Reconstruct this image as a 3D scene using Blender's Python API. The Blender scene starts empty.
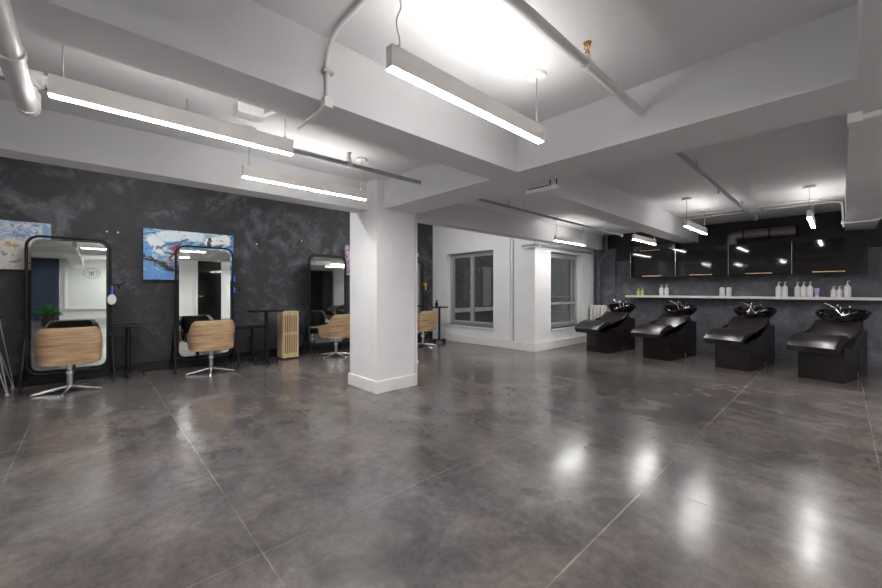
import bpy, bmesh, math, random
from mathutils import Vector, Matrix
random.seed(4)
C = bpy.context.scene.collection
PI = math.pi

# ------------------------------------------------------------------ mesh builder
class MB:
    def __init__(self): self.bm = bmesh.new()
    def _xf(self, vs, M):
        if M is not None: bmesh.ops.transform(self.bm, matrix=M, verts=vs)
    def box(self, x0, x1, y0, y1, z0, z1, bev=0, seg=2, M=None):
        b = bmesh.new()
        bmesh.ops.create_cube(b, size=1)
        for v in b.verts:
            v.co = Vector(((x0+x1)/2 + v.co.x*(x1-x0), (y0+y1)/2 + v.co.y*(y1-y0), (z0+z1)/2 + v.co.z*(z1-z0)))
        if bev: bmesh.ops.bevel(b, geom=list(b.edges), offset=bev, segments=seg, affect='EDGES', profile=0.5)
        if M is not None: bmesh.ops.transform(b, matrix=M, verts=b.verts)
        self._merge(b); return self
    def _merge(self, b):
        me = bpy.data.meshes.new('t'); b.to_mesh(me); b.free(); self.bm.from_mesh(me); bpy.data.meshes.remove(me)
    def tube(self, path, r, n=10, caps=True, closed=False):
        P = [Vector(p) for p in path]; rings = []
        N = len(P); up = None
        rr = r if isinstance(r, (list, tuple)) else [r]*N
        for i, p in enumerate(P):
            if closed: t = (P[(i+1) % N]-P[i-1]).normalized()
            else:
                a = P[max(i-1, 0)]; c = P[min(i+1, N-1)]; t = (c-a).normalized()
            if up is None:
                up = Vector((0, 0, 1)) if abs(t.z) < .9 else Vector((1, 0, 0))
            u = (up - t*up.dot(t)).normalized(); w = t.cross(u); up = u
            rings.append([self.bm.verts.new(p + (u*math.cos(2*PI*k/n)+w*math.sin(2*PI*k/n))*rr[i]) for k in range(n)])
        m = N if closed else N-1
        for i in range(m):
            A = rings[i]; B = rings[(i+1) % N]
            for k in range(n): self.bm.faces.new((A[k], A[(k+1) % n], B[(k+1) % n], B[k]))
        if caps and not closed:
            self.bm.faces.new(rings[0][::-1]); self.bm.faces.new(rings[-1])
        return self
    def lathe(self, prof, n=24, center=(0, 0, 0), sx=1, sy=1, M=None, cap=True):
        rings = []; vs = []
        for r, z in prof:
            ring = [self.bm.verts.new((center[0]+sx*r*math.cos(2*PI*k/n), center[1]+sy*r*math.sin(2*PI*k/n), center[2]+z)) for k in range(n)]
            rings.append(ring); vs += ring
        for A, B in zip(rings, rings[1:]):
            for k in range(n): self.bm.faces.new((A[k], A[(k+1) % n], B[(k+1) % n], B[k]))
        if cap:
            self.bm.faces.new(rings[0][::-1]); self.bm.faces.new(rings[-1])
        self._xf(vs, M); return self
    def prism(self, pts, y0, y1, bev=0, seg=3):
        """outline in x,z swept along y"""
        b = bmesh.new()
        A = [b.verts.new((x, y0, z)) for x, z in pts]; B = [b.verts.new((x, y1, z)) for x, z in pts]
        b.faces.new(A); b.faces.new(B[::-1])
        n = len(pts); 
        for k in range(n): b.faces.new((A[k], B[k], B[(k+1) % n], A[(k+1) % n]))
        bmesh.ops.recalc_face_normals(b, faces=b.faces)
        if bev:
            es = [e for e in b.edges if abs(e.verts[0].co.y-e.verts[1].co.y) < 1e-6]
            bmesh.ops.bevel(b, geom=es, offset=bev, segments=seg, affect='EDGES', profile=0.5)
        self._merge(b); return self
    def face(self, pts):
        self.bm.faces.new([self.bm.verts.new(p) for p in pts]); return self
    def build(self, name, m, parent=None, smooth=False, loc=(0, 0, 0), rotz=0):
        bmesh.ops.recalc_face_normals(self.bm, faces=self.bm.faces)
        me = bpy.data.meshes.new(name); self.bm.to_mesh(me); self.bm.free()
        o = bpy.data.objects.new(name, me); C.objects.link(o)
        me.materials.append(m)
        if smooth:
            for p in me.polygons: p.use_smooth = True
            try: me.set_sharp_from_angle(angle=math.radians(smooth if smooth > 1 else 40))
            except Exception: pass
        o.location = loc; o.rotation_euler = (0, 0, rotz)
        if parent: o.parent = parent
        return o

def tag(o, label=None, cat=None, group=None, kind=None):
    if label: o['label'] = label
    if cat: o['category'] = cat
    if group: o['group'] = group
    if kind: o['kind'] = kind
    return o
def empty(name, loc, label, cat, rotz=0, group=None):
    o = bpy.data.objects.new(name, None); C.objects.link(o)
    o.location = loc; o.rotation_euler = (0, 0, rotz); o.empty_display_size = .1
    return tag(o, label, cat, group)
def struct(name, mb, m, label, cat, parent=None, **k):
    o = mb.build(name, m, parent, **k)
    if parent is None: tag(o, label, cat, None, 'structure')
    return o
def dup(root, loc, rotz=0, label=None, group=None):
    r = root.copy(); C.objects.link(r); r.location = loc; r.rotation_euler = (0, 0, rotz)
    if label: r['label'] = label
    if group: r['group'] = group
    for ch in list(root.children):
        c = ch.copy(); C.objects.link(c); c.parent = r
        for g in list(ch.children):
            d = g.copy(); C.objects.link(d); d.parent = c
    return r
def arc(c, r, a0, a1, n, plane='xz'):
    out = []
    for k in range(n+1):
        a = math.radians(a0+(a1-a0)*k/n); u = r*math.cos(a); v = r*math.sin(a)
        if plane == 'xz': out.append((c[0]+u, c[1], c[2]+v))
        elif plane == 'yz': out.append((c[0], c[1]+u, c[2]+v))
        else: out.append((c[0]+u, c[1]+v, c[2]))
    return out
def bendpath(pts, r=.06, n=5):
    """polyline with rounded corners"""
    P = [Vector(p) for p in pts]; out = [P[0]]
    for a, b, c in zip(P, P[1:], P[2:]):
        d0 = (a-b); d1 = (c-b); rr = min(r, d0.length*.45, d1.length*.45)
        p0 = b+d0.normalized()*rr; p1 = b+d1.normalized()*rr
        for k in range(n+1):
            t = k/n; out.append(p0*(1-t)**2 + b*2*t*(1-t) + p1*t*t)
    out.append(P[-1]); return out

# ------------------------------------------------------------------ materials
class N:
    def __init__(self, name):
        self.m = bpy.data.materials.new(name); self.m.use_nodes = True
        self.t = self.m.node_tree; self.b = self.t.nodes['Principled BSDF']; self._c = None
    def new(self, kind, **k):
        n = self.t.nodes.new(kind)
        for a, v in k.items(): setattr(n, a, v)
        return n
    def link(self, a, b): self.t.links.new(a, b)
    def coord(self):
        if self._c is None: self._c = self.new('ShaderNodeTexCoord').outputs['Object']
        return self._c
    def put(self, sock, v):
        if isinstance(v, bpy.types.NodeSocket): self.link(v, sock)
        else: sock.default_value = v
    def math(self, op, a, b=0.0, c=None, clamp=False):
        n = self.new('ShaderNodeMath', operation=op, use_clamp=clamp)
        self.put(n.inputs[0], a); self.put(n.inputs[1], b)
        if c is not None: self.put(n.inputs[2], c)
        return n.outputs[0]
    def noise(self, scale=5, detail=4, rough=.55, dist=0, vec=None, stretch=None):
        v = vec or self.coord()
        if stretch:
            mp = self.new('ShaderNodeMapping'); mp.inputs['Scale'].default_value = stretch
            self.link(v, mp.inputs['Vector']); v = mp.outputs[0]
        n = self.new('ShaderNodeTexNoise'); self.link(v, n.inputs['Vector'])
        n.inputs['Scale'].default_value = scale; n.inputs['Detail'].default_value = detail
        n.inputs['Roughness'].default_value = rough; n.inputs['Distortion'].default_value = dist
        return n.outputs['Fac']
    def ramp(self, fac, stops):
        r = self.new('ShaderNodeValToRGB'); self.link(fac, r.inputs['Fac'])
        el = r.color_ramp.elements
        while len(el) < len(stops): el.new(.5)
        for e, (p, c) in zip(el, stops):
            e.position = p; e.color = c if len(c) == 4 else (*c, 1)
        return r.outputs['Color']
    def mix(self, f, a, b):
        n = self.new('ShaderNodeMix', data_type='RGBA')
        self.put(n.inputs['Factor'], f)
        for s, v in ((n.inputs[6], a), (n.inputs[7], b)):
            if isinstance(v, bpy.types.NodeSocket): self.link(v, s)
            else: s.default_value = (*v, 1)
        return n.outputs[2]
    def xyz(self):
        s = self.new('ShaderNodeSeparateXYZ'); self.link(self.coord(), s.inputs[0]); return s.outputs
    def bump(self, h, strength=.2, dist=.01):
        b = self.new('ShaderNodeBump'); b.inputs['Strength'].default_value = strength; b.inputs['Distance'].default_value = dist
        self.link(h, b.inputs['Height']); self.link(b.outputs[0], self.b.inputs['Normal'])
    def set(self, **k):
        names = dict(col='Base Color', rough='Roughness', metal='Metallic', spec='Specular IOR Level', ecol='Emission Color', estr='Emission Strength', coat='Coat Weight', coatr='Coat Roughness', trans='Transmission Weight')
        for a, v in k.items():
            s = self.b.inputs[names[a]]
            if isinstance(v, bpy.types.NodeSocket): self.link(v, s)
            elif isinstance(v, tuple): s.default_value = (*v, 1)
            else: s.default_value = v
        return self
    def seg(self, u, v, a, b, r, soft=.3):
        """mask of a brush stroke from a to b of half width r in the u,v plane"""
        dx, dy = b[0]-a[0], b[1]-a[1]; L = dx*dx+dy*dy
        pu = self.math('SUBTRACT', u, a[0]); pv = self.math('SUBTRACT', v, a[1])
        t = self.math('DIVIDE', self.math('ADD', self.math('MULTIPLY', pu, dx), self.math('MULTIPLY', pv, dy)), L, clamp=True)
        qu = self.math('SUBTRACT', pu, self.math('MULTIPLY', t, dx)); qv = self.math('SUBTRACT', pv, self.math('MULTIPLY', t, dy))
        d = self.math('SQRT', self.math('ADD', self.math('MULTIPLY', qu, qu), self.math('MULTIPLY', qv, qv)))
        return self.math('DIVIDE', self.math('SUBTRACT', r, d), r*soft, clamp=True)

def plain(name, col, rough=.5, metal=0, var=.06, scale=8, spec=.5, bump=0):
    n = N(name); f = n.noise(scale, 4)
    lo = tuple(max(0, c*(1-var)) for c in col); hi = tuple(min(1, c*(1+var)) for c in col)
    n.set(col=n.ramp(f, [(.3, lo), (.7, hi)]), rough=rough, metal=metal, spec=spec)
    if bump: n.bump(n.noise(scale*12, 3), bump, .003)
    return n.m

M = {}
M['white'] = plain('white_paint', (.78, .78, .785), .55, var=.03, scale=3, bump=.08)
M['ceil'] = plain('ceiling_paint', (.71, .71, .725), .7, var=.03, scale=2, bump=.1)
M['trimw'] = plain('white_trim_paint', (.78, .775, .765), .4, var=.04, scale=6)
M['pipew'] = plain('white_pipe_paint', (.76, .76, .765), .4, var=.05, scale=9)
M['pipeg'] = plain('grey_pipe_paint', (.34, .34, .35), .45, var=.08, scale=9)
M['black'] = plain('black_metal', (.006, .006, .0065), .4, var=.2, spec=.32)
M['blackwall'] = plain('black_paint', (.012, .011, .012), .6, var=.3, scale=3)
M['wheel'] = plain('black_rubber', (.01, .01, .01), .6, var=.2)
M['chrome'] = plain('chrome', (.62, .62, .63), .18, 1, var=.03)
M['steel'] = plain('brushed_steel', (.5, .5, .5), .33, 1, var=.05)
M['brass'] = plain('brass', (.55, .3, .1), .35, 1, var=.15)
M['house'] = plain('light_housing', (.82, .795, .76), .45, var=.02)
M['cord'] = plain('grey_cord', (.3, .3, .31), .5, var=.05)
M['leather'] = plain('black_leather', (.014, .012, .013), .34, var=.2, scale=30, bump=.25, spec=.5)
M['leather2'] = plain('washed_leather', (.013, .010, .011), .29, var=.2, scale=30, bump=.12, spec=.7)
M['panelblk'] = plain('black_laminate', (.011, .007, .0085), .22, var=.2)
M['ceramic'] = plain('black_ceramic', (.006, .004, .005), .06, var=.1, spec=.6)
M['gloss'] = plain('black_gloss_front', (.009, .008, .009), .05, var=.1, spec=.55)
M['bronze'] = plain('bronze_edge', (.62, .45, .28), .35, .6, var=.1)
M['shelf'] = plain('pale_shelf', (.62, .61, .60), .4, var=.04)
M['plastic'] = plain('white_bottle', (.66, .65, .66), .35, var=.04, scale=20)
M['cap'] = plain('black_cap', (.015, .015, .015), .4)
M['lime'] = plain('lime_liquid', (.50, .55, .12), .25, var=.1, scale=20)
M['lilac'] = plain('lilac_tube', (.40, .28, .58), .35, var=.1, scale=20)
M['radiator'] = plain('radiator_enamel', (.72, .71, .69), .35, var=.05)
M['winframe'] = plain('grey_window_frame', (.36, .36, .355), .4, var=.06)
M['pine'] = None
M['yellow'] = plain('yellow_plastic', (.62, .36, .03), .4, var=.1)
M['blue'] = plain('blue_plastic', (.03, .12, .6), .3, var=.1)
M['navy'] = plain('navy_panel', (.008, .022, .06), .4, var=.3, scale=2)
M['leaf'] = plain('plant_leaf', (.03, .16, .03), .4, var=.5, scale=5)
M['frost'] = plain('frosted_glass', (.66, .68, .67), .35, var=.03, scale=2)
M['ink'] = plain('dark_print', (.05, .05, .055), .5)
M['snow'] = plain('snowy_ledge', (.7, .72, .74), .7, var=.1, scale=6)

def wood(name, dark, mid, light, stretch, scale=2.2, rough=.38):
    n = N(name)
    f = n.noise(scale, 6, .6, 1.2, stretch=stretch); g = n.noise(scale*5, 4, .6, .3, stretch=stretch)
    h = n.math('ADD', n.math('MULTIPLY', f, .65), n.math('MULTIPLY', g, .35))
    n.set(col=n.ramp(h, [(.36, dark), (.5, mid), (.62, light)]), rough=rough, spec=.4)
    n.bump(g, .08, .002); return n.m
M['oak'] = wood('oak_veneer', (.22, .125, .065), (.43, .285, .165), (.57, .415, .26), (.55, .55, 9))
M['pine'] = wood('pale_pine', (.48, .33, .18), (.60, .44, .26), (.68, .53, .34), (6, 6, .6))

# polished stained concrete
n = N('polished_concrete')
big = n.noise(.55, 5, .6, .6); mid = n.noise(2.4, 8, .68, .8); fine = n.noise(17, 9, .8)
streak = n.noise(1.2, 6, .65, .4, stretch=(3.2, .8, 1))
h = n.math('ADD', n.math('MULTIPLY', big, .34), n.math('ADD', n.math('MULTIPLY', mid, .27), n.math('ADD', n.math('MULTIPLY', fine, .22), n.math('MULTIPLY', streak, .17))))
col = n.ramp(h, [(.39, (.052, .047, .047)), (.47, (.098, .087, .084)), (.53, (.148, .129, .122)), (.61, (.235, .204, .19))])
blue = n.noise(.8, 3, .5, .5, stretch=(1, 1, 1))
tint = n.ramp(blue, [(.35, (.85, .97, 1.1)), (.65, (1.08, .99, .92))])
mx = n.new('ShaderNodeMix', data_type='RGBA', blend_type='MULTIPLY'); mx.inputs['Factor'].default_value = .5
n.link(col, mx.inputs[6]); n.link(tint, mx.inputs[7]); col = mx.outputs[2]
o = n.xyz(); wob = n.math('MULTIPLY', n.math('SUBTRACT', n.noise(9, 3), .5), .006)
wear = n.ramp(n.noise(3.0, 4, .6), [(.38, (.15,)*3), (.62, (1,)*3)])
def linemask(coord, c, w):
    d = n.math('ABSOLUTE', n.math('ADD', n.math('SUBTRACT', coord, c), wob)); return n.math('LESS_THAN', d, w)
light = None; dark = None
far = n.math('DIVIDE', n.math('SUBTRACT', o[1], 3.6), 1.6, clamp=True)   # this joint is ground away in the middle of the floor
for ax, c, w, s in ((0, -.41, .0035, .7), (0, .60, .0035, .8), (0, 1.61, .0035, far), (1, .85, .0042, 1), (1, 1.88, .003, .55), (1, -.18, .0035, .9), (0, 5.65, .003, .3)):
    k = n.math('MULTIPLY', linemask(o[ax], c, w), s); light = k if light is None else n.math('MAXIMUM', light, k)
for ax, c, w in ((0, 2.62, .003), (1, 2.91, .002), (0, 3.64, .002)):
    k = linemask(o[ax], c, w); dark = k if dark is None else n.math('MAXIMUM', dark, k)
bw = n.new('ShaderNodeRGBToBW'); n.link(wear, bw.inputs[0])
col = n.mix(n.math('MULTIPLY', light, n.math('MULTIPLY', bw.outputs[0], .75)), col, (.33, .29, .265))
col = n.mix(n.math('MULTIPLY', dark, bw.outputs[0]), col, (.03, .028, .027))
spk = n.math('GREATER_THAN', n.noise(60, 2, .5), .74)
col = n.mix(n.math('MULTIPLY', spk, .5), col, (.30, .28, .26))
rg = n.ramp(n.noise(1.6, 6, .65, .5), [(.35, (.155,)*3), (.65, (.26,)*3)])
n.set(col=col, rough=rg, spec=.62)
n.bump(n.noise(2.2, 5, .6), .05, .02)
M['concrete'] = n.m

# dark trowelled plaster
def plaster(name, a, b, c, s=1.0):
    n = N(name)
    f = n.noise(1.3*s, 9, .66, .8); g = n.noise(4.5*s, 7, .7, 1.1); k = n.noise(.5*s, 3)
    h = n.math('ADD', n.math('MULTIPLY', f, .45), n.math('ADD', n.math('MULTIPLY', g, .35), n.math('MULTIPLY', k, .2)))
    n.set(col=n.ramp(h, [(.36, a), (.52, b), (.68, c)]), rough=.62, spec=.35)
    n.bump(g, .15, .006); return n.m
M['plaster'] = plaster('charcoal_plaster', (.019, .019, .024), (.039, .039, .046), (.165, .165, .178))
M['plaster2'] = plaster('slate_plaster', (.056, .055, .067), (.105, .103, .122), (.25, .245, .275), 1.5)

# night brick outside
n = N('night_brick'); br = n.new('ShaderNodeTexBrick')
mp = n.new('ShaderNodeMapping'); mp.inputs['Rotation'].default_value = (PI/2, 0, 0)
n.link(n.coord(), mp.inputs['Vector']); n.link(mp.outputs[0], br.inputs['Vector'])
br.inputs['Color1'].default_value = (.17, .15, .14, 1); br.inputs['Color2'].default_value = (.11, .10, .10, 1); br.inputs['Mortar'].default_value = (.24, .235, .23, 1)
br.inputs['Scale'].default_value = 4.5; br.inputs['Mortar Size'].default_value = .012
n.set(col=br.outputs['Color'], rough=.8); M['brick'] = n.m
M['stucco'] = plain('pale_stucco', (.42, .42, .41), .8, var=.1, scale=3)

# window pane: clear sheet with its reflection
n = N('window_pane'); n.t.nodes.remove(n.b)
tr = n.new('ShaderNodeBsdfTransparent'); gl = n.new('ShaderNodeBsdfGlossy'); gl.inputs['Roughness'].default_value = .01
fr = n.new('ShaderNodeFresnel'); fr.inputs['IOR'].default_value = 1.5
ms = n.new('ShaderNodeMixShader'); ge = n.new('ShaderNodeNewGeometry'); n.link(n.math('MULTIPLY', fr.outputs[0], n.math('SUBTRACT', 1.0, ge.outputs['Backfacing'])), ms.inputs[0]); n.link(tr.outputs[0], ms.inputs[1]); n.link(gl.outputs[0], ms.inputs[2])
tr.inputs['Color'].default_value = (.9, .92, .91, 1)
n.link(ms.outputs[0], n.t.nodes['Material Output'].inputs['Surface']); M['pane'] = n.m
# silvered mirror
n = N('mirror_glass'); n.set(col=(.80, .84, .80), metal=1.0, rough=.015); M['mirror'] = n.m
def glow(name, col, s):
    n = N(name); n.set(col=(.8, .8, .8), ecol=col, estr=s); return n.m
M['glow'] = glow('lit_diffuser', (1, .985, .965), 42)
M['glowup'] = glow('lit_upper_diffuser', (1, .975, .94), 14)
M['glowuplow'] = glow('low_upper_diffuser', (1, .975, .94), 9)
M['glowdim'] = glow('dimmed_diffuser', (1, .985, .96), 30)
M['glowupdim'] = glow('dimmed_upper_diffuser', (1, .975, .94), 8)
M['glowfill'] = glow('fill_diffuser', (1, .985, .965), 95)  # for the fill lamps added out of view behind the camera

# paintings
def canvas_blue():
    n = N('blue_painting'); o = n.xyz()
    w = n.math('MULTIPLY', n.math('SUBTRACT', n.noise(8, 8, .7), .5), .20); w2 = n.math('MULTIPLY', n.math('SUBTRACT', n.noise(6.3, 8, .7, 1), .5), .20)
    u = n.math('ADD', o[0], w); v = n.math('ADD', o[2], w2)
    f = n.noise(3.4, 8, .68, 1.8, stretch=(1, 1, 1.9))
    col = n.ramp(f, [(.38, (.02, .09, .26)), (.47, (.10, .27, .50)), (.54, (.34, .50, .62)), (.62, (.66, .71, .72))])
    for a, b, r, c in (((-.60, .1), (-.60, -.36), .10, (.10, .28, .58)), ((-.5, .22), (-.40, .10), .10, (.70, .74, .74)), ((-.35, .30), (.1, .33), .10, (.62, .72, .76)),
                       ((.25, .24), (.5, .30), .09, (.80, .80, .78)), ((-.45, -.3), (0, -.34), .10, (.12, .28, .66)), ((-.45, .12), (-.05, .26), .022, (.06, .14, .26)), ((-.35, .05), (-.2, -.02), .018, (.05, .10, .22)),
                       ((-.62, -.03), (-.40, -.14), .035, (.03, .02, .025)), ((-.40, -.14), (-.12, -.33), .045, (.025, .022, .025)), ((.22, .12), (.27, .29), .035, (.03, .035, .05)),
                       ((-.21, .12), (-.21, .06), .05, (.42, .03, .025)), ((-.21, .06), (-.29, -.05), .018, (.20, .02, .02)), ((-.29, -.05), (-.28, -.16), .018, (.40, .03, .02)), ((-.2, .12), (-.13, .22), .012, (.1, .01, .01))):
        col = n.mix(n.seg(u, v, a, b, r), col, c)
    col = n.mix(n.math('MULTIPLY', n.math('GREATER_THAN', n.noise(13, 6, .75, .6), .60), .8), col, (.05, .09, .18))
    col = n.mix(n.math('MULTIPLY', n.math('LESS_THAN', n.noise(10, 7, .75, .9), .40), .7), col, (.62, .70, .74))
    n.set(col=col, rough=.45); n.bump(f, .3, .01); return n.m
def canvas_white():
    n = N('white_painting'); o = n.xyz()
    f = n.noise(11, 6, .7, 1.5); g = n.noise(24, 5, .65, 2)
    col = n.ramp(g, [(.33, (.16, .13, .12)), (.40, (.52, .49, .46)), (.6, (.62, .60, .57))])
    hi = n.math('MULTIPLY', n.math('DIVIDE', n.math('SUBTRACT', o[2], .04), .08, clamp=True), .9)
    blot = n.ramp(f, [(.42, (.10, .20, .45)), (.50, (.38, .45, .56)), (.60, (.62, .62, .60))])
    col = n.mix(hi, col, blot)
    w = n.math('MULTIPLY', n.math('SUBTRACT', f, .5), .14); u = n.math('ADD', o[0], w); v = n.math('ADD', o[2], w)
    for a, b, r, c in (((.10, .02), (.16, .0), .035, (.42, .30, .12)), ((.34, .02), (.36, .0), .03, (.44, .33, .14)), ((-.2, -.02), (-.19, -.06), .05, (.30, .16, .15)), ((.04, -.08), (.08, -.13), .008, (.05, .05, .06)),
                       ((.36, -.26), (.41, -.26), .03, (.35, .03, .04)), ((.44, .28), (.44, .05), .03, (.20, .33, .55)), ((.12, -.22), (.2, -.20), .012, (.2, .15, .15))):
        col = n.mix(n.seg(u, v, a, b, r), col, c)
    n.set(col=col, rough=.5); return n.m
def canvas_pink():
    n = N('pink_painting'); f = n.noise(9, 6, .7, 2); 
    n.set(col=n.ramp(f, [(.36, (.05, .04, .07)), (.46, (.22, .16, .30)), (.54, (.48, .30, .36)), (.64, (.74, .70, .72))]), rough=.5); return n.m

# ------------------------------------------------------------------ room shell
XW, XE = -2.6, 9.3           # west (out of view) and basin wall
YN, YS1, YS2 = 7.35, -4.5, -8.5
ZC, ZS, ZT = 2.6, 2.25, 3.35
XWH, YWH = 6.58, 4.25        # projecting white corner
struct('floor', MB().box(XW-.2, XE+.2, YS2-.2, YN+.2, -.15, 0), M['concrete'], 'polished grey brown concrete floor with saw cut joints', 'floor')
c_ = MB().box(XW-.2, XE+.2, YS2-.2, 4.05, ZC, ZC+.15).box(XW-.2, XWH+.2, 4.30, YN+.2, ZT, ZT+.15).box(XWH, XE+.2, 4.05, YWH+.3, ZC, ZC+.15)
struct('ceiling', c_, M['ceil'], 'white painted concrete ceiling between the beams', 'ceiling')
struct('wall_back', MB().box(XW-.2, XWH+.25, YN, YN+.2, 0, ZT), M['plaster'], 'charcoal trowelled plaster wall behind the styling mirrors', 'wall')
struct('wall_west', MB().box(XW-.2, XW, YS2, YN, 0, ZT), M['white'], 'white side wall', 'wall')
struct('wall_basin', MB().box(XE, XE+.2, -2.7, YWH, 0, 1.95), M['plaster2'], 'slate plaster wall behind the wash units', 'wall')
struct('wall_basin_upper', MB().box(XE, XE+.2, -2.7, YWH, 1.95, ZC), M['blackwall'], 'black painted upper wall above the cabinets', 'wall')
struct('wall_basin_end', MB().box(XE, XE+.2, YS1, -2.7, 0, ZC), M['white'], 'white end of the basin wall behind the viewpoint', 'wall')
struct('wall_south', MB().box(.95, XE+.2, YS1-.2, YS1, 0, ZC), M['white'], 'white wall facing the mirrors', 'wall')
struct('wall_entrance', MB().box(.95, 1.10, YS2, YS1-.2, 0, ZC), M['white'], 'white side wall of the entrance passage', 'wall')
struct('wall_entrance_end', MB().box(XW-.2, 1.1, YS2-.2, YS2, 0, ZC), M['white'], 'white end wall around the frosted shop front', 'wall')
# white corner walls with window openings
W1 = (5.32, 6.82, .40, 2.16)   # y0,y1,z0,z1 on plane x=XWH
W2 = (7.19, 8.60, .42, 2.08)   # x0,x1,z0,z1 on plane y=YWH
T = .3
w = MB()
w.box(XWH, XWH+T, YWH, W1[0], 0, ZT).box(XWH, XWH+T, W1[1], YN+.2, 0, ZT)
w.box(XWH, XWH+T, W1[0], W1[1], 0, W1[2]).box(XWH, XWH+T, W1[0], W1[1], W1[3], ZT)
struct('wall_window', w, M['white'], 'white wall holding the double casement window', 'wall')
w = MB()
w.box(XWH+T, W2[0], YWH, YWH+T, 0, ZT).box(W2[1], XE+.2, YWH, YWH+T, 0, ZT)
w.box(W2[0], W2[1], YWH, YWH+T, 0, W2[2]).box(W2[0], W2[1], YWH, YWH+T, W2[3], ZT)
struct('wall_corner', w, M['white'], 'white wall beside the wash area holding the single window', 'wall')

# beams, column
def beam(mb, label): return struct('ceiling_beam', mb, M['ceil'], label, 'beam')
beam(MB().box(XW, 2.64, 1.88, 2.17, ZS, ZC+.02), 'white ceiling beam running over the open floor to the cross beam')
beam(MB().box(2.64, 3.12, -.05, 4.05, ZS, ZC+.02), 'wide white cross beam resting on the column')
beam(MB().box(XW, XE, 4.05, 4.30, ZS, ZT), 'white beam running above the column line to the basin wall')
beam(MB().box(3.12, XE, 2.05, 2.34, 2.246, ZC+.02), 'white beam running above the wash units from the cross beam')
beam(MB().box(XW, 3.12, -.42, -.05, ZS, ZC+.02), 'white beam passing overhead beside the cross beam end')
beam(MB().box(3.12, XE, -.37, -.03, 2.25, ZC+.02), 'lower white beam ending at the basin wall above the last cabinet')
beam(MB().box(-.55, -.2, YS2, -.42, ZS, ZC+.02), 'white beam over the entrance passage')
col = MB().box(2.53, 3.12, 3.84, 4.48, 0, ZS).box(2.53, 2.64, 3.84, 4.05, ZS, ZC+.02).box(2.53, 3.12, 4.30, 4.48, ZS, ZT)
struct('column', col, M['white'], 'square white column standing in the open floor', 'column')
def bb(name, mb, label, m='trimw'): return struct(name, mb, M[m], label, 'baseboard')
bb('baseboard_column', MB().box(2.51, 3.14, 3.82, 4.50, 0, .15, .006), 'white baseboard around the column')
bb('baseboard_back', MB().box(XW, XWH, YN-.03, YN, 0, .15, .004), 'black baseboard along the charcoal wall', 'black')
bb('baseboard_window', MB().box(XWH-.03, XWH, YWH-.03, YN-.03, 0, .17, .005).box(XWH-.035, XWH-.03, YWH-.03, YN-.03, .155, .17), 'white baseboard under the double casement window')
bb('baseboard_corner', MB().box(XWH, XE, YWH-.03, YWH, 0, .17, .005), 'white baseboard under the single window')
bb('baseboard_basin', MB().box(XE-.02, XE, YS1, YWH-.03, 0, .10, .004), 'slate baseboard along the basin wall', 'plaster2')
bb('baseboard_south', MB().box(1.1, XE, YS1, YS1+.02, 0, .14, .004), 'white baseboard along the wall facing the mirrors')
struct('trim_1', MB().box(XE-.10, XE, 3.72, YWH-.03, 0, ZS), M['plaster2'], 'slate plaster pilaster in the basin wall corner', 'pilaster')

# ------------------------------------------------------------------ windows
def window(name, label, size, M4, sashes, handle_at):
    """built in local coords: u across 0..w (x), depth y (0 = room face, + = outwards), z up"""
    W, H = size
    r = empty(name, (0, 0, 0), label, 'window'); r['kind'] = 'structure'
    def B(nm, mb, m, par, smooth=False):
        bmesh.ops.transform(mb.bm, matrix=M4, verts=mb.bm.verts); return mb.build(nm, M[m], par, smooth)
    f = .055
    fr = MB()
    for x0, x1, z0, z1 in ((0, W, 0, f), (0, W, H-f, H), (0, f, f, H-f), (W-f, W, f, H-f)): fr.box(x0, x1, .13, .22, z0, z1, .004)
    B('window_frame', fr, 'winframe', r)
    inner = W-2*f; k = len(sashes)
    x = f
    for i, s in enumerate(sashes):
        x1 = x+inner*s; g = .05
        sa = MB()
        for a0, a1, b0, b1 in ((x, x1, f, f+g), (x, x1, H-f-g, H-f), (x, x+g, f+g, H-f-g), (x1-g, x1, f+g, H-f-g)): sa.box(a0+.002, a1-.002, .11, .18, b0, b1, .005)
        if k == 1: sa.box(x+g, x1-g, .12, .17, .51, .56, .004)
        so = B('sash', sa, 'winframe', r)
        B('pane', MB().box(x+g-.01, x1-g+.01, .142, .148, f+g-.01, H-f-g+.01), 'pane', so)
        if i == handle_at:
            B('handle', MB().box(x1-.035, x1-.012, .095, .11, H*.47, H*.53, .003).tube([(x1-.024, .10, H*.5), (x1-.024, .075, H*.5), (x1-.024, .07, H*.44)], .008, 8), 'steel', so, True)
        x = x1
    B('window_sill', MB().box(-.03, W+.03, -.03, .14, -.035, 0, .006), 'trimw', r)
    return r
# window_1 faces -x : local x -> -y world (left to right in the photo)
M1 = Matrix(((0, 1, 0, XWH), (-1, 0, 0, W1[1]), (0, 0, 1, W1[2]), (0, 0, 0, 1)))
window('window_1', 'grey framed double casement window in the white wall, brick yard outside', (W1[1]-W1[0], W1[3]-W1[2]), M1, (.5, .5), 0)
M2 = Matrix(((1, 0, 0, W2[0]), (0, 1, 0, YWH), (0, 0, 1, W2[2]), (0, 0, 0, 1)))
window('window_2', 'single window with a low rail next to the radiator', (W2[1]-W2[0], W2[3]-W2[2]), M2, (1,), 9)

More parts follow.
